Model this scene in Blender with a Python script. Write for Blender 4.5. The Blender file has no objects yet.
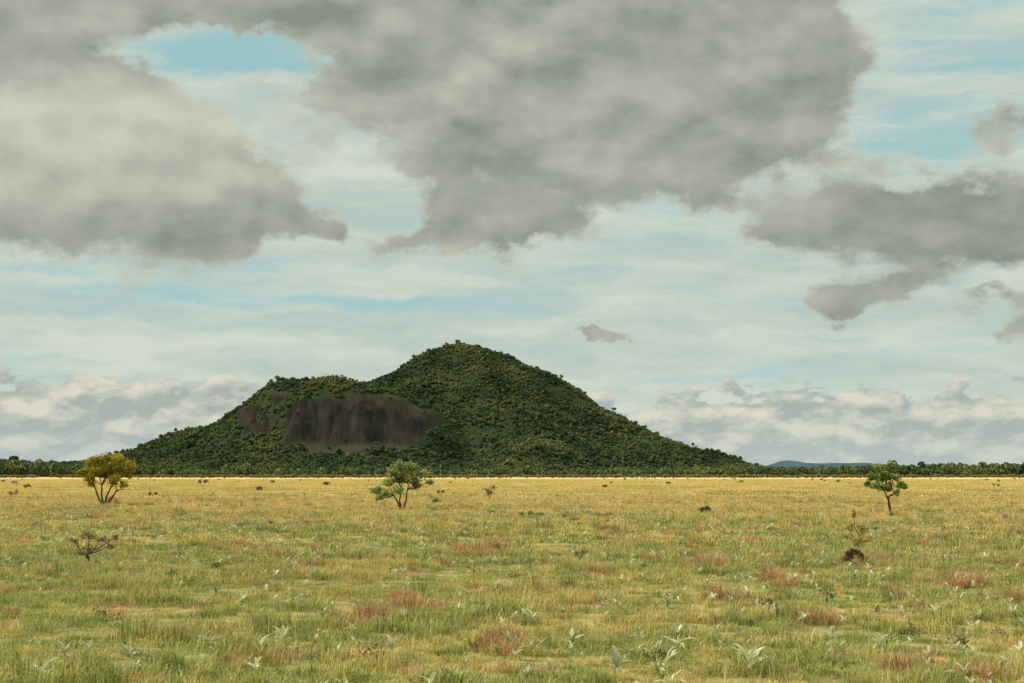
import bpy, math, random
import numpy as np
from mathutils import Vector
random.seed(7); rng=np.random.default_rng(7)
F=1422.0; CX,CY=512.0,341.5; HOR=475.5; H=2.5
PITCH=math.atan((HOR-CY)/F)
scene=bpy.context.scene
scene.view_settings.view_transform='Standard'; scene.view_settings.look='None'; scene.view_settings.exposure=0

def ray(px,py):
    dx=(px-CX)/F; dy=(CY-py)/F; c,s=math.cos(PITCH),math.sin(PITCH)
    return Vector((dx, c-dy*s, s+dy*c))
def ground(px,py):
    d=ray(px,py); t=-H/d.z
    return Vector((d.x*t,d.y*t,0))
def azel(px,py):
    d=ray(px,py).normalized()
    return math.atan2(d.x,d.y)*14.22, math.asin(d.z)*14.22
def lin(r,g,b):
    f=lambda c:(c/255/12.92) if c/255<=0.04045 else ((c/255+0.055)/1.055)**2.4
    return (f(r),f(g),f(b))

# ---------------------------------------------------------------- camera
cam=bpy.data.cameras.new('camera'); co=bpy.data.objects.new('camera',cam)
scene.collection.objects.link(co); scene.camera=co
co.location=(0,0,H); co.rotation_euler=(math.pi/2+PITCH,0,0)
cam.sensor_width=36; cam.lens=F*36/1024; cam.clip_start=0.1; cam.clip_end=90000

# ---------------------------------------------------------------- numpy noise
T=rng.random((256,256))
def vnoise(x,y):
    x=np.asarray(x,float);y=np.asarray(y,float)
    xi=np.floor(x).astype(int); yi=np.floor(y).astype(int)
    fx=x-xi; fy=y-yi; fx=fx*fx*(3-2*fx); fy=fy*fy*(3-2*fy)
    a=T[xi&255,yi&255]; b=T[(xi+1)&255,yi&255]; c=T[xi&255,(yi+1)&255]; d=T[(xi+1)&255,(yi+1)&255]
    return (a*(1-fx)+b*fx)*(1-fy)+(c*(1-fx)+d*fx)*fy
def fbm(x,y,o=5):
    s=0;a=.5;n=0
    for i in range(o):
        s=s+a*vnoise(x*2**i+17*i,y*2**i+31*i); n+=a; a*=.5
    return s/n

# ---------------------------------------------------------------- node helpers
class NB:
    def __init__(s,tree): s.t=tree; s.n=tree.nodes; s.l=tree.links
    def put(s,inp,v):
        if isinstance(v,bpy.types.NodeSocket): s.l.new(v,inp)
        elif v is not None:
            if hasattr(inp.default_value,'__len__') and not hasattr(v,'__len__'): v=[v]*len(inp.default_value)
            if hasattr(v,'__len__') and len(v)==3 and len(inp.default_value)==4: v=(*v,1)
            inp.default_value=v
    def m(s,op,a,b=None,c=None,clamp=False):
        n=s.n.new('ShaderNodeMath'); n.operation=op; n.use_clamp=clamp
        s.put(n.inputs[0],a)
        if b is not None: s.put(n.inputs[1],b)
        if c is not None: s.put(n.inputs[2],c)
        return n.outputs[0]
    def add(s,a,b): return s.m('ADD',a,b)
    def mul(s,a,b): return s.m('MULTIPLY',a,b)
    def sub(s,a,b): return s.m('SUBTRACT',a,b)
    def xyz(s,x,y,z):
        n=s.n.new('ShaderNodeCombineXYZ')
        for i,v in enumerate((x,y,z)): s.put(n.inputs[i],v)
        return n.outputs[0]
    def sep(s,v):
        n=s.n.new('ShaderNodeSeparateXYZ'); s.l.new(v,n.inputs[0]); return n.outputs
    def noise(s,v,scale,detail=5,rough=.55,col=False,dist=0):
        n=s.n.new('ShaderNodeTexNoise'); s.put(n.inputs['Vector'],v)
        n.inputs['Scale'].default_value=scale; n.inputs['Detail'].default_value=detail
        n.inputs['Roughness'].default_value=rough; n.inputs['Distortion'].default_value=dist
        return n.outputs['Color'] if col else n.outputs['Fac']
    def step(s,v,a,b,lo=0,hi=1):
        n=s.n.new('ShaderNodeMapRange'); n.interpolation_type='SMOOTHSTEP'
        for i,x in enumerate((v,a,b,lo,hi)): s.put(n.inputs[i],x)
        return n.outputs[0]
    def mix(s,f,a,b,mode='MIX'):
        n=s.n.new('ShaderNodeMix'); n.data_type='RGBA'; n.blend_type=mode
        s.put(n.inputs[0],f); s.put(n.inputs[6],a); s.put(n.inputs[7],b)
        return n.outputs[2]
    def vscale(s,v,k):
        n=s.n.new('ShaderNodeVectorMath'); n.operation='MULTIPLY'; s.put(n.inputs[0],v); s.put(n.inputs[1],k); return n.outputs[0]
    def attr(s,name,typ='GEOMETRY'):
        n=s.n.new('ShaderNodeAttribute'); n.attribute_name=name; n.attribute_type=typ; return n.outputs['Fac']

# ---------------------------------------------------------------- world
SUN_EL=math.radians(47); SUN_AZ=math.radians(-108)
W=bpy.data.worlds.new('World'); scene.world=W; W.use_nodes=True
nt=W.node_tree; nt.nodes.clear(); b=NB(nt)
out=nt.nodes.new('ShaderNodeOutputWorld'); bg=nt.nodes.new('ShaderNodeBackground'); bg.inputs[1].default_value=0.1
nt.links.new(bg.outputs[0],out.inputs[0])
sky=nt.nodes.new('ShaderNodeTexSky'); sky.sky_type='NISHITA'; sky.sun_disc=False
sky.sun_elevation=SUN_EL; sky.sun_rotation=SUN_AZ; sky.air_density=1.0; sky.dust_density=0.6
tc=nt.nodes.new('ShaderNodeTexCoord')
x,y,z=b.sep(tc.outputs['Generated'])
u=b.mul(b.m('ARCTAN2',x,y),14.22)
v=b.mul(b.m('ARCSINE',z),14.22)
def gsum(u,v,blobs):
    tot=None
    for (px,py,sx,sy,w) in blobs:
        cu,cv=azel(px,py)
        a=b.m('MULTIPLY_ADD',u,100/sx,-cu*100/sx); c=b.m('MULTIPLY_ADD',v,100/sy,-cv*100/sy)
        r=b.m('MULTIPLY_ADD',a,a,b.mul(c,c))
        g=b.m('POWER',.3679,r)
        tot=b.mul(g,w) if tot is None else b.m('MULTIPLY_ADD',g,w,tot)
    return tot
L10=lambda *c: tuple(10*k for k in lin(*c))
wv=b.noise(b.xyz(b.mul(u,.8),b.mul(v,1.2),3),1.2,5,.58,col=True)
wa,wb_,_=b.sep(wv); wa=b.sub(wa,.5); wb_=b.sub(wb_,.5)
# 1 clear gaps
blue=b.mix(0.85,sky.outputs[0],L10(160,202,203))
# 2 high thin streaked layer
us=b.m('MULTIPLY_ADD',wa,1.0,u); vs=b.m('MULTIPLY_ADD',wb_,.40,v)
st=b.noise(b.xyz(b.mul(us,.33),b.mul(vs,3.0),1.7),1.0,7,.58)
gaps=gsum(us,vs,[(222,50,95,32,.80),(110,290,210,15,.50),(350,303,170,12,.40),(960,50,130,70,.42),(900,150,150,30,.40),
                 (420,225,110,16,.3),(280,205,60,12,.35),(540,310,60,9,.25),(800,365,200,25,.24)])
sta=b.step(b.sub(b.add(b.mul(b.sub(st,.5),2.2),.48),gaps),-.22,.42)
st2=b.noise(b.xyz(b.mul(us,.6),b.mul(vs,3.0),8),1.2,6,.58)
stc=b.mix(b.step(st2,.3,.72),L10(184,199,191),L10(213,219,203))
col=b.mix(b.mul(sta,.93),blue,stc)
# 3 low cumulus bank close to the horizon
topb=b.add(.62,gsum(u,v,[(60,400,260,400,.38),(860,400,330,400,.27),(270,372,40,200,.12)]))
def low(u,v,d):
    n=b.noise(b.xyz(b.mul(u,1.2),b.mul(v,2.4),11),1.8,d,.56)
    return b.add(b.mul(b.sub(n,.5),2.4),b.mul(b.sub(topb,v),2.4))
L1=low(u,v,7); L2=low(b.add(u,-.07),b.add(v,.10),4)
la=b.step(L1,0,.16)
ls=b.m('ADD',b.mul(b.sub(L1,L2),1.7),-.05,clamp=True)
lc=b.mix(ls,L10(168,178,173),L10(219,216,198))
lc=b.mix(b.mul(b.step(v,.65,.0),.6),lc,L10(184,199,197))
col=b.mix(b.mul(la,.94),col,lc)
# 4 big grey clouds
BL=[(40,195,175,66,1.3),(185,165,98,72,1.15),(225,228,75,26,.65),(60,-20,190,48,1.3),(20,60,110,45,1.0),(280,-15,130,30,1.0),(120,75,40,18,.5),
 (390,40,150,80,1.25),(600,60,180,95,1.3),(770,45,115,88,1.3),(560,150,150,55,1.05),(700,140,115,48,.9),(520,228,58,30,1.1),(420,240,60,17,1.05),(470,205,60,30,.4),
 (312,237,30,15,.9),(895,215,120,40,1.3),(1010,245,100,42,1.3),(785,226,55,18,.7),(860,294,50,18,1.35),(1018,325,34,15,1.3),(980,303,40,10,.8),
 (1015,125,45,24,.9),(605,340,28,8,1.4),(330,375,45,9,.4),(228,52,72,24,-1.8),(265,110,30,60,-.4),(950,60,80,70,-.3),(730,210,40,24,-.3)]
def dens(u,v,d):
    G=gsum(b.m('MULTIPLY_ADD',wa,1.7,u),b.m('MULTIPLY_ADD',wb_,1.1,v),BL)
    n=b.noise(b.xyz(u,b.mul(v,1.6),0),1.15,d,.58)
    return b.add(b.m('MINIMUM',b.sub(G,.5),.75),b.mul(b.sub(n,.5),2.1))
D1=b.add(dens(u,v,8),b.m('MAXIMUM',b.step(b.m('ABSOLUTE',u),6,9,0,.42),b.step(v,5.0,7.0,0,.5)))
lo1=b.noise(b.xyz(u,b.mul(v,1.6),0),1.15,4,.5); lo2=b.noise(b.xyz(b.add(u,-.12),b.mul(b.add(v,.22),1.6),0),1.15,4,.5)
da=b.step(D1,-.10,.42)
fine=b.noise(b.xyz(us,b.mul(vs,1.5),20),.8,6,.48)
bright=gsum(us,vs,[(100,125,170,42,.50),(70,175,120,45,.26),(640,95,60,25,.18),(250,120,60,60,.1),(900,235,140,50,-.16),(540,40,280,90,-.03),(1000,265,60,40,-.08),(80,-10,150,40,-.06),(120,235,120,25,-.12),(510,235,60,30,-.1)])
s=b.add(b.add(b.mul(b.sub(lo1,lo2),1.3),.33),b.add(bright,b.mul(b.sub(fine,.5),.7)))
s=b.m('ADD',s,b.mul(b.step(D1,.55,0),.28),clamp=True)
dc=b.mix(s,L10(136,141,132),L10(204,206,188))
col=b.mix(b.mul(da,.96),col,dc)
col=b.mix(b.step(v,-.3,0,1,0),col,(2.5,2.6,1.6))
nt.links.new(col,bg.inputs[0])
W.cycles.sampling_method='MANUAL'; W.cycles.sample_map_resolution=256

sun=bpy.data.lights.new('sun','SUN'); so=bpy.data.objects.new('sun',sun); scene.collection.objects.link(so)
sun.energy=3.5; sun.angle=math.radians(4); sun.color=(1,.94,.82)
sd=Vector((math.cos(SUN_EL)*math.sin(SUN_AZ),math.cos(SUN_EL)*math.cos(SUN_AZ),math.sin(SUN_EL)))
so.rotation_euler=sd.to_track_quat('Z','Y').to_euler()

# ---------------------------------------------------------------- materials
def newmat(name):
    m=bpy.data.materials.new(name); m.use_nodes=True; m.node_tree.nodes.clear(); return m,NB(m.node_tree)
def finish(m,b,col,rough=.8,trans=0,normal=None):
    o=b.n.new('ShaderNodeOutputMaterial'); p=b.n.new('ShaderNodeBsdfDiffuse')
    b.put(p.inputs['Color'],col)
    if normal: b.l.new(normal,p.inputs['Normal'])
    if trans:
        t=b.n.new('ShaderNodeBsdfTranslucent'); b.put(t.inputs[0],col)
        mx=b.n.new('ShaderNodeMixShader'); mx.inputs[0].default_value=trans
        b.l.new(p.outputs[0],mx.inputs[1]); b.l.new(t.outputs[0],mx.inputs[2]); b.l.new(mx.outputs[0],o.inputs[0])
    else: b.l.new(p.outputs[0],o.inputs[0])
def bump(b,h,st=.5,d=.1):
    n=b.n.new('ShaderNodeBump'); n.inputs['Strength'].default_value=st; n.inputs['Distance'].default_value=d
    b.l.new(h,n.inputs['Height']); return n.outputs[0]
def meadow(b):
    g=b.n.new('ShaderNodeNewGeometry'); P=g.outputs['Position']; px,py,pz=b.sep(P)
    P2=b.xyz(px,py,0)
    n30=b.noise(P2,.05,2,.5); n4=b.noise(P2,.33,3,.6); n1=b.noise(P2,1.7,2,.6)
    dry=b.add(b.step(py,28,140,-.08,.5),b.add(b.mul(b.sub(n30,.5),1.7),b.mul(b.sub(n4,.5),2.5)))
    dry=b.add(dry,b.mul(b.sub(n1,.5),2.0))
    green=b.mix(b.step(n1,.35,.65),(.26,.31,.075),(.50,.50,.15))
    straw=b.mix(b.step(n4,.35,.68),(.86,.62,.28),(.72,.56,.20))
    c=b.mix(b.step(dry,-.13,.45),green,straw)
    rn=b.noise(P2,.5,3,.65)
    c=b.mix(b.mul(b.step(rn,.53,.67),b.step(py,220,60,.15,.8)),c,(.62,.34,.17))
    c=b.mix(b.step(py,300,1200,0,.5),c,(.74,.55,.24))
    return c,P2,n1
gm,b=newmat('meadow_soil')
c,P,n1=meadow(b)
px,py,pz=b.sep(P)
c=b.mix(b.step(py,500,100,0,.5),c,(.22,.17,.09))
finish(gm,b,c,.95,0,bump(b,b.noise(P,3,4,.7),.6,.1))
grm,b=newmat('meadow_grass')
c,P,n1=meadow(b)
r=b.attr('rnd'); hh=b.attr('hgt')
c=b.mix(b.mul(b.step(r,.74,.84),.6),c,(.84,.71,.40))
c=b.mix(b.mul(b.step(r,.3,.0),.6),c,(.21,.28,.07))
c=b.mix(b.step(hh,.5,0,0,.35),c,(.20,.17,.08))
oi=b.n.new('ShaderNodeObjectInfo')
c=b.mix(.9,c,b.mix(oi.outputs['Random'],(.62,.71,.60),(1.22,1.14,1.05)),'MULTIPLY')
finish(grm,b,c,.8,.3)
def leafmat(name,c1,c2,c3,trans=.3,objvar=False):
    m,b=newmat(name); r=b.attr('rnd'); c=b.mix(b.step(r,0,.6),c1,c2); c=b.mix(b.step(r,.75,1),c,c3)
    if objvar:
        oi=b.n.new('ShaderNodeObjectInfo'); c=b.mix(1,c,b.mix(oi.outputs['Random'],(.7,.75,.7),(1.15,1.13,1.08)),'MULTIPLY')
    finish(m,b,c,.65,trans); return m
bark,b=newmat('bark'); tcn=b.n.new('ShaderNodeTexCoord')
nn=b.noise(b.vscale(tcn.outputs['Object'],(12,12,3)),1,4,.7)
finish(bark,b,b.mix(nn,(.045,.035,.025),(.14,.11,.085)),.9,0,bump(b,nn,.8,.02))
m_gold=leafmat('leaves_golden',(.14,.12,.025),(.44,.36,.05),(.64,.52,.11))
m_green=leafmat('leaves_pale_green',(.14,.19,.06),(.40,.46,.15),(.68,.70,.34))
m_mid=leafmat('leaves_green',(.09,.15,.045),(.28,.36,.09),(.54,.58,.22))
m_yel=leafmat('leaves_yellow',(.32,.26,.08),(.60,.48,.13),(.74,.60,.18))
m_rust=leafmat('leaves_rust',(.38,.20,.11),(.66,.37,.20),(.78,.56,.34),objvar=True)
m_dark=leafmat('leaves_dark',(.06,.09,.035),(.13,.17,.06),(.22,.22,.09))
m_brown=leafmat('leaves_brown',(.12,.07,.035),(.26,.15,.08),(.34,.26,.13))
m_glau=leafmat('leaves_glaucous',(.44,.47,.25),(.68,.68,.42),(.80,.78,.56),objvar=True)

# ---------------------------------------------------------------- mesh helpers
def mkmesh(name,V,Fc,mats,midx=None,attrs=None,smooth=False):
    me=bpy.data.meshes.new(name); me.from_pydata([tuple(p) for p in V],[],Fc)
    for m in mats: me.materials.append(m)
    if midx is not None: me.polygons.foreach_set('material_index',midx)
    for k,a in (attrs or {}).items():
        at=me.attributes.new(k,'FLOAT','POINT'); at.data.foreach_set('value',np.asarray(a,dtype=np.float32))
    if smooth: me.polygons.foreach_set('use_smooth',[True]*len(me.polygons))
    me.update(); return me
def mkobj(name,me,loc=(0,0,0),link=True):
    o=bpy.data.objects.new(name,me); o.location=loc
    if link: scene.collection.objects.link(o)
    return o
class MB:
    def __init__(s): s.V=[];s.F=[];s.M=[];s.R=[];s.Hh=[]
    def vert(s,p,r=0,h=1): s.V.append(tuple(p)); s.R.append(r); s.Hh.append(h); return len(s.V)-1
    def face(s,f,m=0): s.F.append(f); s.M.append(m)
    def tube(s,pts,rad,m=0,n=6):
        pts=[Vector(p) for p in pts]; rings=[]
        for i,p in enumerate(pts):
            t=(pts[min(i+1,len(pts)-1)]-pts[max(i-1,0)]).normalized()
            a=t.cross(Vector((.3,.9,.1))); 
            if a.length<.05: a=t.cross(Vector((1,0,0)))
            a.normalize(); c=t.cross(a)
            rings.append([s.vert(p+(a*math.cos(2*math.pi*k/n)+c*math.sin(2*math.pi*k/n))*rad[i]) for k in range(n)])
        for i in range(len(rings)-1):
            for k in range(n): s.face([rings[i][k],rings[i][(k+1)%n],rings[i+1][(k+1)%n],rings[i+1][k]],m)
    def leaf(s,p,size,m=1,r=None,asp=.6,up=.2):
        d=Vector((random.gauss(0,1),random.gauss(0,1),random.gauss(0,.6)+up)).normalized()
        w=d.cross(Vector((random.gauss(0,1),random.gauss(0,1),random.gauss(0,1)))).normalized()*size*asp*.5
        nrm=d.cross(w).normalized()*size*.12
        r=random.random() if r is None else r
        p=Vector(p)
        a=s.vert(p,r);bb=s.vert(p+d*size*.5+w+nrm,r);c=s.vert(p+d*size,r);e=s.vert(p+d*size*.5-w+nrm,r)
        s.face([a,bb,c],m); s.face([a,c,e],m)
    def blade(s,p,hgt,w,lean,az,r,m=0):
        dx,dy=math.cos(az),math.sin(az); sx,sy=-dy*w/2,dx*w/2; prev=None
        for i,t in enumerate((0,.5)):
            L=lean*t*t*hgt; zz=hgt*t*(1-.15*lean*t); ww=1-.35*t
            q=(p[0]+dx*L,p[1]+dy*L,p[2]+zz)
            a=s.vert((q[0]+sx*ww,q[1]+sy*ww,q[2]),r,t); c=s.vert((q[0]-sx*ww,q[1]-sy*ww,q[2]),r,t)
            if prev: s.face([prev[0],prev[1],c,a],m)
            prev=(a,c)
        L=lean*hgt; e=s.vert((p[0]+dx*L,p[1]+dy*L,p[2]+hgt*max(.25,1-.42*lean)),r,1)
        s.face([prev[0],prev[1],e],m)
    def mesh(s,name,mats): return mkmesh(name,s.V,s.F,mats,s.M,{'rnd':s.R,'hgt':s.Hh})

def scatter(name,protos,P,rot,scl,idx,tilt=None):
    """one object whose geometry-nodes modifier instances the prototypes on its points"""
    col=bpy.data.collections.new(name+'_parts')
    for i,me in enumerate(protos): col.objects.link(bpy.data.objects.new('%s_part_%02d'%(name,i),me))
    me=bpy.data.meshes.new(name); n=len(P)
    me.vertices.add(n); me.vertices.foreach_set('co',np.asarray(P,dtype=np.float32).ravel())
    a=me.attributes.new('rotz','FLOAT','POINT'); a.data.foreach_set('value',np.asarray(rot,dtype=np.float32))
    a=me.attributes.new('scl','FLOAT_VECTOR','POINT'); a.data.foreach_set('vector',np.asarray(scl,dtype=np.float32).ravel())
    a=me.attributes.new('pidx','INT','POINT'); a.data.foreach_set('value',np.asarray(idx,dtype=np.int32))
    me.update(); o=mkobj(name,me)
    g=bpy.data.node_groups.new(name+'_scatter','GeometryNodeTree')
    g.interface.new_socket('Geometry',in_out='INPUT',socket_type='NodeSocketGeometry')
    g.interface.new_socket('Geometry',in_out='OUTPUT',socket_type='NodeSocketGeometry')
    gi=g.nodes.new('NodeGroupInput'); go=g.nodes.new('NodeGroupOutput')
    m2p=g.nodes.new('GeometryNodeMeshToPoints'); ip=g.nodes.new('GeometryNodeInstanceOnPoints'); ci=g.nodes.new('GeometryNodeCollectionInfo')
    ci.inputs['Collection'].default_value=col; ci.inputs['Separate Children'].default_value=True; ci.inputs['Reset Children'].default_value=True
    def na(nm,t):
        q=g.nodes.new('GeometryNodeInputNamedAttribute'); q.data_type=t; q.inputs[0].default_value=nm
        return [s for s in q.outputs if s.enabled and s.name=='Attribute'][0]
    cx=g.nodes.new('ShaderNodeCombineXYZ'); g.links.new(na('rotz','FLOAT'),cx.inputs[2])
    g.links.new(gi.outputs[0],m2p.inputs[0]); g.links.new(m2p.outputs[0],ip.inputs['Points'])
    g.links.new(ci.outputs[0],ip.inputs['Instance']); ip.inputs['Pick Instance'].default_value=True
    g.links.new(na('pidx','INT'),ip.inputs['Instance Index']); g.links.new(cx.outputs[0],ip.inputs['Rotation'])
    g.links.new(na('scl','FLOAT_VECTOR'),ip.inputs['Scale']); g.links.new(ip.outputs[0],go.inputs[0])
    md=o.modifiers.new('scatter','NODES'); md.node_group=g
    return o

# ---------------------------------------------------------------- ground
s_=np.linspace(-1,1,161); ax=np.sinh(s_*9)/np.sinh(9)*45000
X,Y=np.meshgrid(ax,ax+0.0)
V=np.stack([X.ravel(),Y.ravel(),np.zeros(X.size)],1)
n=161; Fc=[(j*n+i,j*n+i+1,(j+1)*n+i+1,(j+1)*n+i) for j in range(n-1) for i in range(n-1)]
mkobj('ground',mkmesh('ground',V,Fc,[gm]))

# ---------------------------------------------------------------- grass
def tuft(n,R,w,h0,h1,spread,stems=0,mat=grm,name='tuft'):
    q=MB()
    for i in range(n):
        rr=R*math.sqrt(random.random()); a=random.random()*6.283
        q.blade((rr*math.cos(a),rr*math.sin(a),-.01),random.uniform(h0,h1),w*random.uniform(.7,1.3),random.uniform(.2,spread),a+random.gauss(0,1.0),random.random())
    for i in range(stems):
        rr=R*math.sqrt(random.random()); a=random.random()*6.283
        q.blade((rr*math.cos(a),rr*math.sin(a),0),h1*random.uniform(1.2,1.7),w*.6,random.uniform(.05,.5),a,.9)
    return q.mesh(name,[mat])
protos=[tuft(60,.27,.010,.07,.19,1.6,2) for i in range(5)]+[tuft(55,.14,.009,.14,.30,1.1,2),tuft(80,.34,.010,.05,.13,1.8,0)]\
  +[tuft(150,.75,.022,.07,.2,1.5,3) for i in range(3)]+[tuft(80,.3,.018,.15,.38,1.1,3)]+[tuft(200,2.6,.07,.12,.3,1.3,5) for i in range(4)]
def field(y0,y1,dens,tanw=.44,off=3):
    n=int(((y1*y1-y0*y0)*tanw+2*off*(y1-y0))*dens)
    yy=np.sqrt(rng.random(n)*(y1*y1-y0*y0)+y0*y0)
    xx=(rng.random(n)*2-1)*(yy*tanw+off)
    return xx,yy
P=[];R_=[];S_=[];I_=[]
def addf(y0,y1,dens,ids,s0,s1):
    xx,yy=field(y0,y1,dens); n=len(xx)
    P.append(np.stack([xx,yy,np.zeros(n)],1)); R_.append(rng.random(n)*6.283)
    f=fbm(xx*.6,yy*.6,3)
    s=rng.uniform(s0,s1,n)*(.45+1.1*f); S_.append(np.stack([s,s,s*rng.uniform(.7,1.2,n)*(.3+1.4*f)],1)); I_.append(rng.choice(ids,n))
addf(8,46,9,[0,1,2,3,4,5,6,6],.85,1.3)
addf(40,160,1.3,[7,8,9,10],.85,1.3)
addf(150,900,.055,[11,12,13,14],.8,1.3)
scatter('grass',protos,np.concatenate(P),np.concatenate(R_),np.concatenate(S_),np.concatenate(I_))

# rusty dead-grass tufts
rp=[tuft(130,.20,.010,.16,.42,1.1,0,m_rust) for i in range(3)]+[tuft(110,.30,.012,.10,.26,1.4,0,m_rust)]
pts=[];sc=[]
for (px,py,w) in [(370,618,1.1),(420,607,1.3),(412,600,1),(505,655,1.1),(498,640,.9),(710,565,1.3),(697,562,1.1),(770,580,1.2),(788,588,1.1),(480,552,1.5),(490,550,1.4),(320,566,1.3),
                  (240,547,1.4),(960,588,1.3),(972,585,1.1),(280,560,1.2),(855,562,1.2),(895,600,1.),(900,668,1),(650,560,1.1),(590,575,1.1),(150,600,1),(40,575,1.1),(820,625,1),(725,600,1.3),(1010,600,1),(300,525,1.4),(95,520,1.4),(600,530,1.4),(795,528,1.5),(945,540,1.3)]:
    g=ground(px,py)
    for k in range(3):
        pts.append((g.x+random.gauss(0,.14)*w,g.y+random.gauss(0,.25),0)); sc.append(w*random.uniform(.75,1.15))
xx,yy=field(9,150,.26)
cl=fbm(xx*.12+9,yy*.12,3)
for a,c,k in zip(xx,yy,cl):
    if k>.5: pts.append((a,c,0)); sc.append(random.uniform(.4,1.15))
n=len(pts); scatter('red_grass_tufts',rp,pts,rng.random(n)*6.28,np.array([[a,a,a] for a in sc]),rng.integers(0,4,n))

# ---------------------------------------------------------------- broad-leaved herbs
def herb(nl,L,mats,name='herb',elo=.45):
    q=MB()
    for i in range(nl):
        a=i*2.4+random.gauss(0,.3); el=random.uniform(elo,1.45); l=L*random.uniform(.5,1.1); w=l*random.uniform(.10,.16); r=random.random()
        prev=None; z0=random.uniform(0,.08); p=Vector((0,0,z0)); 
        for k in range(6):
            t=k/5; e=el-.8*t*t; d=Vector((math.cos(a)*math.cos(e),math.sin(a)*math.cos(e),math.sin(e)))
            if k: p=p+d*l/5
            ww=w*math.sin(math.pi*(.12+.86*t))**.8; sd_=Vector((-math.sin(a),math.cos(a),0))*ww; up=Vector((0,0,ww*.45))
            ids=(q.vert(p+sd_+up,r),q.vert(p,min(1,r+.1)),q.vert(p-sd_+up,r))
            if prev: q.face([prev[0],prev[1],ids[1],ids[0]]); q.face([prev[1],prev[2],ids[2],ids[1]])
            prev=ids
    return q.mesh(name,mats)
hp=[herb(random.randint(5,12),random.uniform(.2,.34),[m_glau]) for i in range(6)]+[herb(6,.22,[m_mid]),herb(7,.2,[m_yel])]
xx,yy=field(9,100,2.4); k=fbm(xx*.25+3,yy*.25,3)+rng.random(len(xx))*.4>.66; xx=xx[k];yy=yy[k]; n=len(xx); s=rng.uniform(.22,.8,n)
scatter('broadleaf_herbs',hp,np.stack([xx,yy,np.full(n,.06)],1),rng.random(n)*6.28,np.stack([s,s,s],1),rng.choice([0,1,2,3,4,5,0,1,2,3,4,5,6,6,7],n))
for k,(px,py,L,nl) in enumerate([(750,672,.42,14),(617,673,.36,9),(572,648,.30,9),(472,652,.3,10),(283,645,.3,9),(212,648,.28,10),(880,652,.3,8),(668,610,.28,8),(985,560,.3,7),(300,604,.25,8),(480,606,.22,7),(677,650,.3,7),(130,662,.26,8),(935,615,.26,7),(965,680,.3,8),(665,675,.3,8),(40,682,.3,9)]):
    g=ground(px,py)
    mkobj('broadleaf_plant',herb(nl,L,[m_yel if px in (472,) else m_glau],'broadleaf_plant',.25),(g.x,g.y,.03))
# low leafy clumps that break up the sward (dark, brown, ochre)
def clump(n,R,hz,ls,mat):
    q=MB(); c=[(random.gauss(0,R*.4),random.gauss(0,R*.4)) for i in range(4)]
    for i in range(n):
        a=random.choice(c); q.leaf((a[0]+random.gauss(0,R*.3),a[1]+random.gauss(0,R*.3),abs(random.gauss(0,hz*.5))+.03),ls*random.uniform(.6,1.2),0)
    return q.mesh('clump',[mat])
cp=[clump(90,.22,.16,.06,m_dark),clump(60,.16,.2,.055,m_mid),clump(70,.2,.14,.055,m_brown),clump(80,.25,.12,.06,m_dark),clump(50,.15,.2,.05,m_yel)]
xx,yy=field(9,190,.18); k=fbm(xx*.15+33,yy*.15,3)+rng.random(len(xx))*.3>.62; xx=xx[k];yy=yy[k]; n=len(xx); s=rng.uniform(.4,1.2,n)*np.where(yy>60,1.2,1)
scatter('leafy_undergrowth',cp,np.stack([xx,yy,np.zeros(n)],1),rng.random(n)*6.28,np.stack([s,s,s],1),rng.choice([0,0,1,2,2,3,4],n))

# ---------------------------------------------------------------- trees
def tree(name,base,stems,clumps,leafmat,leafn,ls,trunkr,spread=.5,twigs=9):
    q=MB(); forks=[]
    for f in stems:
        f=Vector(f); mid=f*.5+Vector((random.gauss(0,.06),random.gauss(0,.06),0))*f.length
        b0=Vector((f.x*.06,f.y*.06,-.05))
        q.tube([b0,mid*.5+b0*.5,mid,f],[trunkr*1.25,trunkr,trunkr*.85,trunkr*.65],0,8); forks.append(f)
    tot=sum(c[2]*c[3] for c in clumps)
    for (cx,cz,rx,rz) in clumps:
        cy=random.uniform(-spread,spread); c=Vector((cx,cy,cz))
        f=min(forks,key=lambda p:(p-c).length+ (2 if p.z>c.z+.1 else 0))
        mid=(f+c)*.5+Vector((random.gauss(0,.07),random.gauss(0,.07),-.05))
        q.tube([f,mid,c],[trunkr*.55,trunkr*.4,trunkr*.2],0,6)
        cr=random.uniform(-.18,.18); nl=int(leafn*rx*rz/tot); tips=[]
        for k in range(twigs):
            d=Vector((random.gauss(0,1),random.gauss(0,1),random.gauss(0,1))).normalized()*random.uniform(.5,1.0)
            tp=c+Vector((d.x*rx,d.y*rx,d.z*rz)); tips.append(tp)
            q.tube([c,(c+tp)*.5+Vector((random.gauss(0,.03),random.gauss(0,.03),random.gauss(0,.03))),tp],[trunkr*.18,trunkr*.12,trunkr*.06],0,4)
        for k in range(nl):
            tp=random.choice(tips); t=random.uniform(.45,1.08); p=c.lerp(tp,t)+Vector((random.gauss(0,1),random.gauss(0,1),random.gauss(0,.8)))*rx*.19
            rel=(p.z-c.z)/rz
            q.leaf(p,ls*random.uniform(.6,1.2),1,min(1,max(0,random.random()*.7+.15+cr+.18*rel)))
    mkobj(name,q.mesh(name,[bark,leafmat]),base)
def conv(px,py,blobs):
    g=ground(px,py); k=g.y/F
    return g,[((x-px)*k,(py-y_)*k,sx*k,sy*k) for (x,y_,sx,sy) in blobs],k
g,cl,k=conv(104,506,[(96,461,9,5),(108,458,9,4.5),(118,461,9,5),(126,466,7,5),(88,466,9,5.5),(82,472,6,5),(98,469,10,6),(112,469,10,6),(122,474,8,6),(86,479,6,4),(94,477,7,5),(118,481,7,5),(125,485,5,4),(105,475,8,5),(91,484,5,3)])
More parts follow.
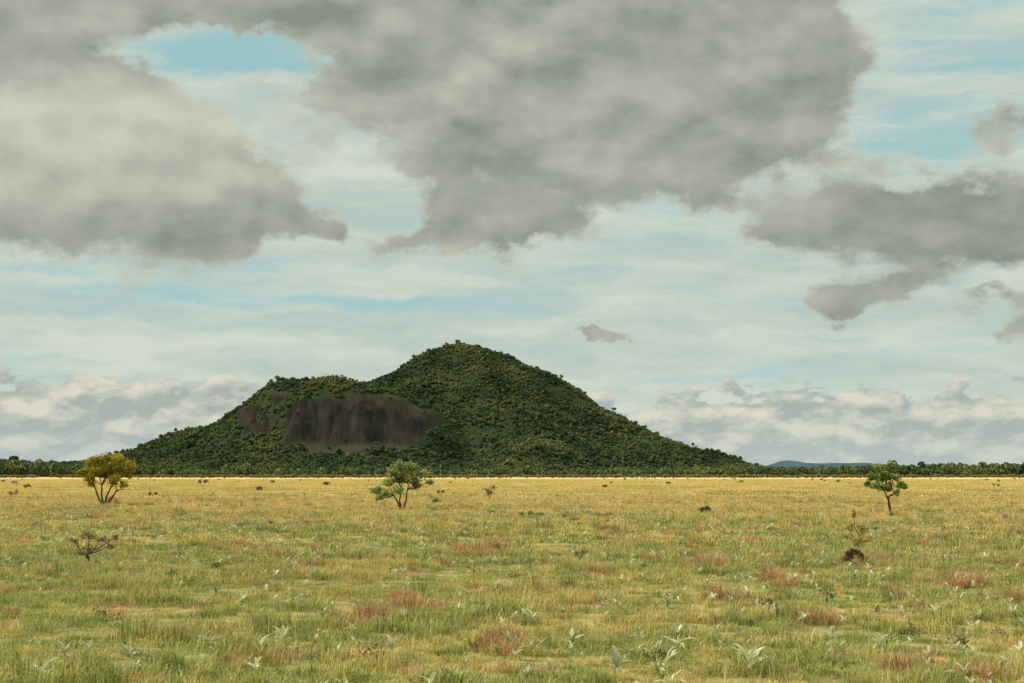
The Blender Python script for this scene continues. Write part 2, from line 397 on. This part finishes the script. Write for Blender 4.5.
tree('golden_tree',g,[(-.8,.1,1.5),(-.15,-.2,1.7),(.45,.2,1.5),(1.0,-.1,1.2)],cl,m_gold,9500,.17,.085,.9)
g,cl,k=conv(402,511,[(400,466,8,4),(412,468,9,4.5),(423,475,8,4),(392,473,7,4),(429,482,4,4),(398,479,9,5),(411,481,9,5),(388,483,7,4.5),(376,491,6,4),(385,493,7,4),(397,490,8,4),(380,498,4,3),(416,487,5,4)])
tree('savanna_tree',g,[(-.6,.1,1.1),(-.05,-.1,1.5),(.35,.1,1.5)],cl,m_green,6500,.17,.07,.6)
g,cl,k=conv(891,514,[(880,469,7,4),(890,467,6,4),(873,477,6,4),(884,478,8,5),(895,478,6,4),(878,487,7,4),(889,487,6,4),(901,485,6,4),(907,487,3,3),(868,484,3,3),(895,493,3,3)])
tree('savanna_tree',g,[(-.12,0,1.15),(-.35,.1,1.5)],cl,m_mid,4200,.17,.065,.5)
g,cl,k=conv(113,505,[(111,499,4,3.5),(116,501,3.5,3),(108,502,3,2)])
tree('red_shrub',g,[(0,0,.25)],cl,m_rust,420,.13,.02,.3,6)
def shrub(name,px,py,blobs,mat,ln,ls,tr,tw=7,spread=.25):
    g,cl,k=conv(px,py,blobs)
    zs=max(c[1] for c in cl)
    tree(name,g,[(cl[0][0]*.3,.05,zs*.3),(cl[-1][0]*.35,-.05,zs*.35)],cl,mat,ln,ls,tr,spread,tw)
shrub('bare_shrub',90,564,[(74,541,9,5),(86,537,9,5),(99,541,9,5),(110,546,8,5),(90,549,12,4),(113,537,4,5),(82,553,9,3)],m_brown,420,.07,.036,12)
shrub('yellow_shrub',857,550,[(855,514,3,6),(850,527,7,5),(862,530,6,5),(845,537,6,4),(857,540,8,4),(866,541,4,3)],m_yel,950,.085,.03,9)
shrub('rust_bush',855,566,[(850,556,5,4),(860,556,5,4),(855,552,5,3),(846,560,4,3),(864,560,4,3)],m_brown,900,.08,.02,8,.12)
shrub('brown_shrub',490,500,[(487,490,4,3),(494,489,4,3),(490,493,4,3)],m_brown,300,.16,.03)
shrub('green_shrub',436,505,[(434,501,3,2.5),(438,500,3,2.5)],m_mid,200,.15,.02)
shrub('green_shrub',441,495,[(439,492,2.5,2),(443,492,2.5,2)],m_dark,160,.2,.02)
shrub('green_shrub',491,515,[(489,511,3,2),(493,511,2.5,2)],m_green,200,.12,.02)
shrub('dark_bush',706,514,[(702,510,4,2),(709,510,4,2),(706,508,3,2)],m_dark,420,.14,.02)
shrub('low_bush',530,518,[(522,514,4,1.6),(530,513,4,2),(539,514,4,1.6)],m_green,360,.13,.02)
shrub('twiggy_shrub',580,563,[(577,554,4,4),(584,552,4,4),(581,557,5,3)],m_brown,90,.07,.026,9)
shrub('twiggy_shrub',165,580,[(158,575,6,2.5),(170,574,6,2.5)],m_dark,160,.08,.02,9)
shrub('small_shrub',203,487,[(200,482,3,2),(206,481,3,2)],m_brown,200,.3,.04)
shrub('small_shrub',14,499,[(11,493,3,3),(17,492,2.5,3)],m_brown,130,.17,.025)
shrub('small_shrub',27,491,[(25,486,2.5,2.5),(29,486,2.5,2.5)],m_dark,130,.25,.03)
shrub('small_shrub',152,497,[(150,494,2.5,1.6),(155,494,2.5,1.6)],m_brown,130,.2,.02)
shrub('small_shrub',996,488,[(993,485,2,2),(999,485,2,2)],m_dark,110,.25,.03)

# ---------------------------------------------------------------- hill
KX=[-600,-300,-100,0,60,100,130,160,200,225,250,268,300,340,365,400,430,460,490,520,560,620,700]
KH=[0,2,6,9,14,23,35,45,53,66,84,93,94,93,90,81,68,52,37,22,9,2,0]
MRx=[0,12,25,45,65,95,125,145,175,195,225,255,285,330,420]; MRh=[129,129,127,121,111,98,82,66,50,38,28,20,8,1,-4]
MLx=[0,12,25,45,65,85,120,160,220,300,420]; MLh=[129,129,126,115,101,91,70,48,22,5,-4]
XC,YC=(457-512)/.418,3400.
def hill_h(x,y):
    nz=fbm(x/260,y/260,5)-.5
    dx=x-XC; dy=y-YC; r=np.hypot(dx,dy)*.418; th=np.arctan2(dy,dx); sn=np.abs(np.sin(th))
    spur=1+(.09*np.sin(th*7+1)+.05*np.sin(th*13+r/30))*np.clip(r/80,0,1)*sn+nz*.45*np.clip(r/100,0,1)*sn
    r=r*spur; wR=.5+.5*np.cos(th)
    hm=(np.interp(r,MRx,MRh)*wR+np.interp(r,MLx,MLh)*(1-wR))/.418
    px=512+x*.49
    base=np.interp(px,KX,KH)/.49
    yc=2880+np.clip(.0016*(x+330)**2,0,220)+nz*50
    d=y-yc; Lf=420.; Lb=560.
    ff=np.interp(-d/Lf,[0,.05,.11,.18,.26,.35,.45,.6,1],[1,.975,.92,.80,.60,.36,.20,.10,-.02]); fb=np.interp(d/Lb,[0,.25,1],[1,.85,-.05])
    f=np.where(d<0,ff,fb)
    g=np.clip((np.abs(px-325)-105)/80,0,1); gentle=np.clip(1-(-d/Lf),0,1)**1.5
    f=np.where(d<0,f*(1-g)+gentle*g,f)
    hf=base*f
    k=12.; mx=np.maximum(hm,hf); h=mx+k*np.log(np.exp((hm-mx)/k)+np.exp((hf-mx)/k))-k*.69*np.exp(-np.abs(hm-hf)/k)
    amp=np.clip(h/60,0,1)
    gully=np.abs(fbm(x/190+2,y/260+8,3)-.5)*2
    top=np.clip(np.hypot(dx,dy)/260,.15,1)
    rk=np.exp(-(((x+320)/170)**2+((h-110)/65)**2))*(d<20)   # the bare dome is smoother than the forested slopes
    h=h+(nz*12+(fbm(x/70+5,y/70,4)-.5)*16+(gully-.22)*34*np.clip(sn+.2,0,1))*amp*top*(1-.75*rk)
    return h,d,px,nz
def rockmask(x,y,h,d):
    n=fbm(x/38,h/20+y/200,4)-.5
    e1=1-(np.abs((x+312)/158)**2.0+np.abs((h-108)/60)**2.0)
    e2=.42-(((x+500)/85)**2+((h-132)/42)**2)
    m=np.maximum(e1+n*1.5,e2+n*3.4)
    return np.where((d<8),m,-1)
gx=np.arange(-1900,1300,8.); gy=np.arange(2350,4500,8.)
X,Y=np.meshgrid(gx,gy); Hh,D,PX,NZ=hill_h(X,Y); RM=rockmask(X,Y,Hh,D)
rough=((fbm(X/26,Hh/22,4)-.5)*6)*np.clip(RM*3,0,1); Hh2=Hh+rough
V=np.stack([X.ravel(),Y.ravel(),Hh2.ravel()-1.5],1); nx=len(gx); ny=len(gy)
Fc=[(j*nx+i,j*nx+i+1,(j+1)*nx+i+1,(j+1)*nx+i) for j in range(ny-1) for i in range(nx-1)]
hm_,b=newmat('hill_rock_and_soil')
ge=b.n.new('ShaderNodeNewGeometry'); Pp=ge.outputs['Position']
rk=b.attr('rock')
st=b.noise(b.vscale(Pp,(.055,.015,.012)),1,6,.62); pt=b.noise(b.vscale(Pp,(.03,.03,.03)),1,5,.6)
_,_,nz_=b.sep(ge.outputs['Normal'])
rc=b.mix(b.step(st,.36,.66),(.015,.015,.013),(.044,.039,.031)); rc=b.mix(b.step(pt,.52,.72,0,.6),rc,(.052,.054,.034))
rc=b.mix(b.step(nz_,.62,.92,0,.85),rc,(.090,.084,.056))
fc=b.mix(b.noise(b.vscale(Pp,(.02,.02,.02)),1,3,.6),(.022,.036,.018),(.055,.075,.03))
cc=b.mix(b.step(b.add(rk,b.mul(b.sub(pt,.5),.5)),-.08,.08),fc,rc)
finish(hm_,b,cc,.85,0,bump(b,st,.6,4))
mkobj('hill',mkmesh('hill',V,Fc,[hm_],attrs={'rock':RM.ravel()},smooth=True))

# ---------------------------------------------------------------- forest
m_for,b=newmat('forest_leaves'); r=b.attr('rnd'); oi=b.n.new('ShaderNodeObjectInfo'); ge=b.n.new('ShaderNodeNewGeometry')
big=b.noise(b.vscale(ge.outputs['Position'],(.010,.006,.015)),1,4,.62)
c=b.mix(r,(.036,.062,.033),(.115,.155,.068)); c=b.mix(b.step(oi.outputs['Random'],.3,1,0,.75),c,(.175,.20,.075))  # leaf greens include a slight bluish tint standing in for distance haze
c=b.mix(b.step(oi.outputs['Random'],.22,.0,0,.7),c,(.030,.055,.036))
c=b.mix(b.step(big,.49,.62,0,.65),c,(.22,.225,.085)); c=b.mix(b.step(big,.47,.34,0,.6),c,(.034,.062,.038))
finish(m_for,b,c,.8,0)
def crown(R,Hc,nq,qs,tr,mat):
    q=MB(); lobes=[(random.uniform(-.5,.5)*R,random.uniform(-.5,.5)*R,tr+Hc*random.uniform(.35,.8),R*random.uniform(.35,.65)) for i in range(6)]
    q.tube([(0,0,-2),(0,0,tr+Hc*.5)],[.3,.2],1,5)
    for i in range(nq):
        l=random.choice(lobes); d=Vector((random.gauss(0,1),random.gauss(0,1),random.gauss(0,1)+.45)).normalized()
        p=Vector(l[:3])+Vector((d.x,d.y,d.z*.75))*l[3]*random.uniform(.75,1.05)
        t=(Vector((random.gauss(0,1),random.gauss(0,1),random.gauss(0,1)))*.6+d).normalized()
        a=t.cross(Vector((random.gauss(0,1),random.gauss(0,1),random.gauss(0,1)))).normalized()*qs*random.uniform(.6,1.2); c=t.cross(a)
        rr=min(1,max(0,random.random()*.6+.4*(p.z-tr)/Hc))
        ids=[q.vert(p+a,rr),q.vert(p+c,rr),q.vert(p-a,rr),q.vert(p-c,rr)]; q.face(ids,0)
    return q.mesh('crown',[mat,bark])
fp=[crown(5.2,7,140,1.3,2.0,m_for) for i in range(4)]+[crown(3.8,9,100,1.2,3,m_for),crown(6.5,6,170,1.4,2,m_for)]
N=125000
xx=rng.uniform(-1890,1290,N); yy=rng.uniform(2360,3700,N); h,d,px,nz=hill_h(xx,yy); rm=rockmask(xx,yy,h,d)
scr=fbm(xx/45,yy/45,3)
keep=(h>2.0)&((rm<-.12)|((rng.random(N)<.06)&(rm<.3)))&(rng.random(N)<np.clip(.7+2.0*(scr-.3),.35,1))
xx,yy,h,scr=xx[keep],yy[keep],h[keep],scr[keep]; n=len(xx); s=rng.uniform(.45,.95,n)*(.5+.85*scr); s=np.where(rng.random(n)<.04,s*1.5,s)
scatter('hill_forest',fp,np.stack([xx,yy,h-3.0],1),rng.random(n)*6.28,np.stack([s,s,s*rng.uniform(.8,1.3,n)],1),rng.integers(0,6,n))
n=11000
xx=rng.uniform(-2100,2300,n); yy=rng.uniform(1950,2900,n)
tall=np.interp(xx/yy*F+512,[-200,0,150,400,700,800,900,1024,1200],[2.4,2.3,1.6,1.3,1.35,1.6,1.75,1.8,1.8])*(.45+1.1*fbm(xx/70,yy/300,4))
s=tall*rng.uniform(.6,1.15,n)
scatter('distant_treeline',fp,np.stack([xx,yy,np.full(n,-1.5)],1),rng.random(n)*6.28,np.stack([s*.85,s*.85,s],1),rng.integers(0,6,n))
m_scr=leafmat('scrub_leaves',(.10,.10,.04),(.22,.19,.07),(.38,.29,.12),.15,True)
sp=[crown(3,2.6,90,.6,.3,m_scr) for i in range(4)]
n=3600; xx=rng.uniform(-1500,1500,n); yy=rng.uniform(1350,2000,n); k=fbm(xx/120,yy/150,3)>.42; xx=xx[k];yy=yy[k]; n=len(xx); s=rng.uniform(.4,1.2,n)
scatter('distant_scrub',sp,np.stack([xx,yy,np.zeros(n)],1),rng.random(n)*6.28,np.stack([s*1.3,s*1.3,s],1),rng.integers(0,4,n))
xx,yy=field(230,1300,.00018); n=len(xx); s=rng.uniform(.12,.34,n)
scatter('plain_scrub',sp,np.stack([xx,yy,np.zeros(n)],1),rng.random(n)*6.28,np.stack([s,s,s],1),rng.integers(0,4,n))

# ---------------------------------------------------------------- far blue hills
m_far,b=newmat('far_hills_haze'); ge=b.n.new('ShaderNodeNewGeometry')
finish(m_far,b,b.mix(b.noise(b.vscale(ge.outputs['Position'],(.003,.003,.006)),1,5,.6),(.065,.11,.125),(.09,.145,.16)),.95)  # blue distance haze is put into the base colour, no haze volume
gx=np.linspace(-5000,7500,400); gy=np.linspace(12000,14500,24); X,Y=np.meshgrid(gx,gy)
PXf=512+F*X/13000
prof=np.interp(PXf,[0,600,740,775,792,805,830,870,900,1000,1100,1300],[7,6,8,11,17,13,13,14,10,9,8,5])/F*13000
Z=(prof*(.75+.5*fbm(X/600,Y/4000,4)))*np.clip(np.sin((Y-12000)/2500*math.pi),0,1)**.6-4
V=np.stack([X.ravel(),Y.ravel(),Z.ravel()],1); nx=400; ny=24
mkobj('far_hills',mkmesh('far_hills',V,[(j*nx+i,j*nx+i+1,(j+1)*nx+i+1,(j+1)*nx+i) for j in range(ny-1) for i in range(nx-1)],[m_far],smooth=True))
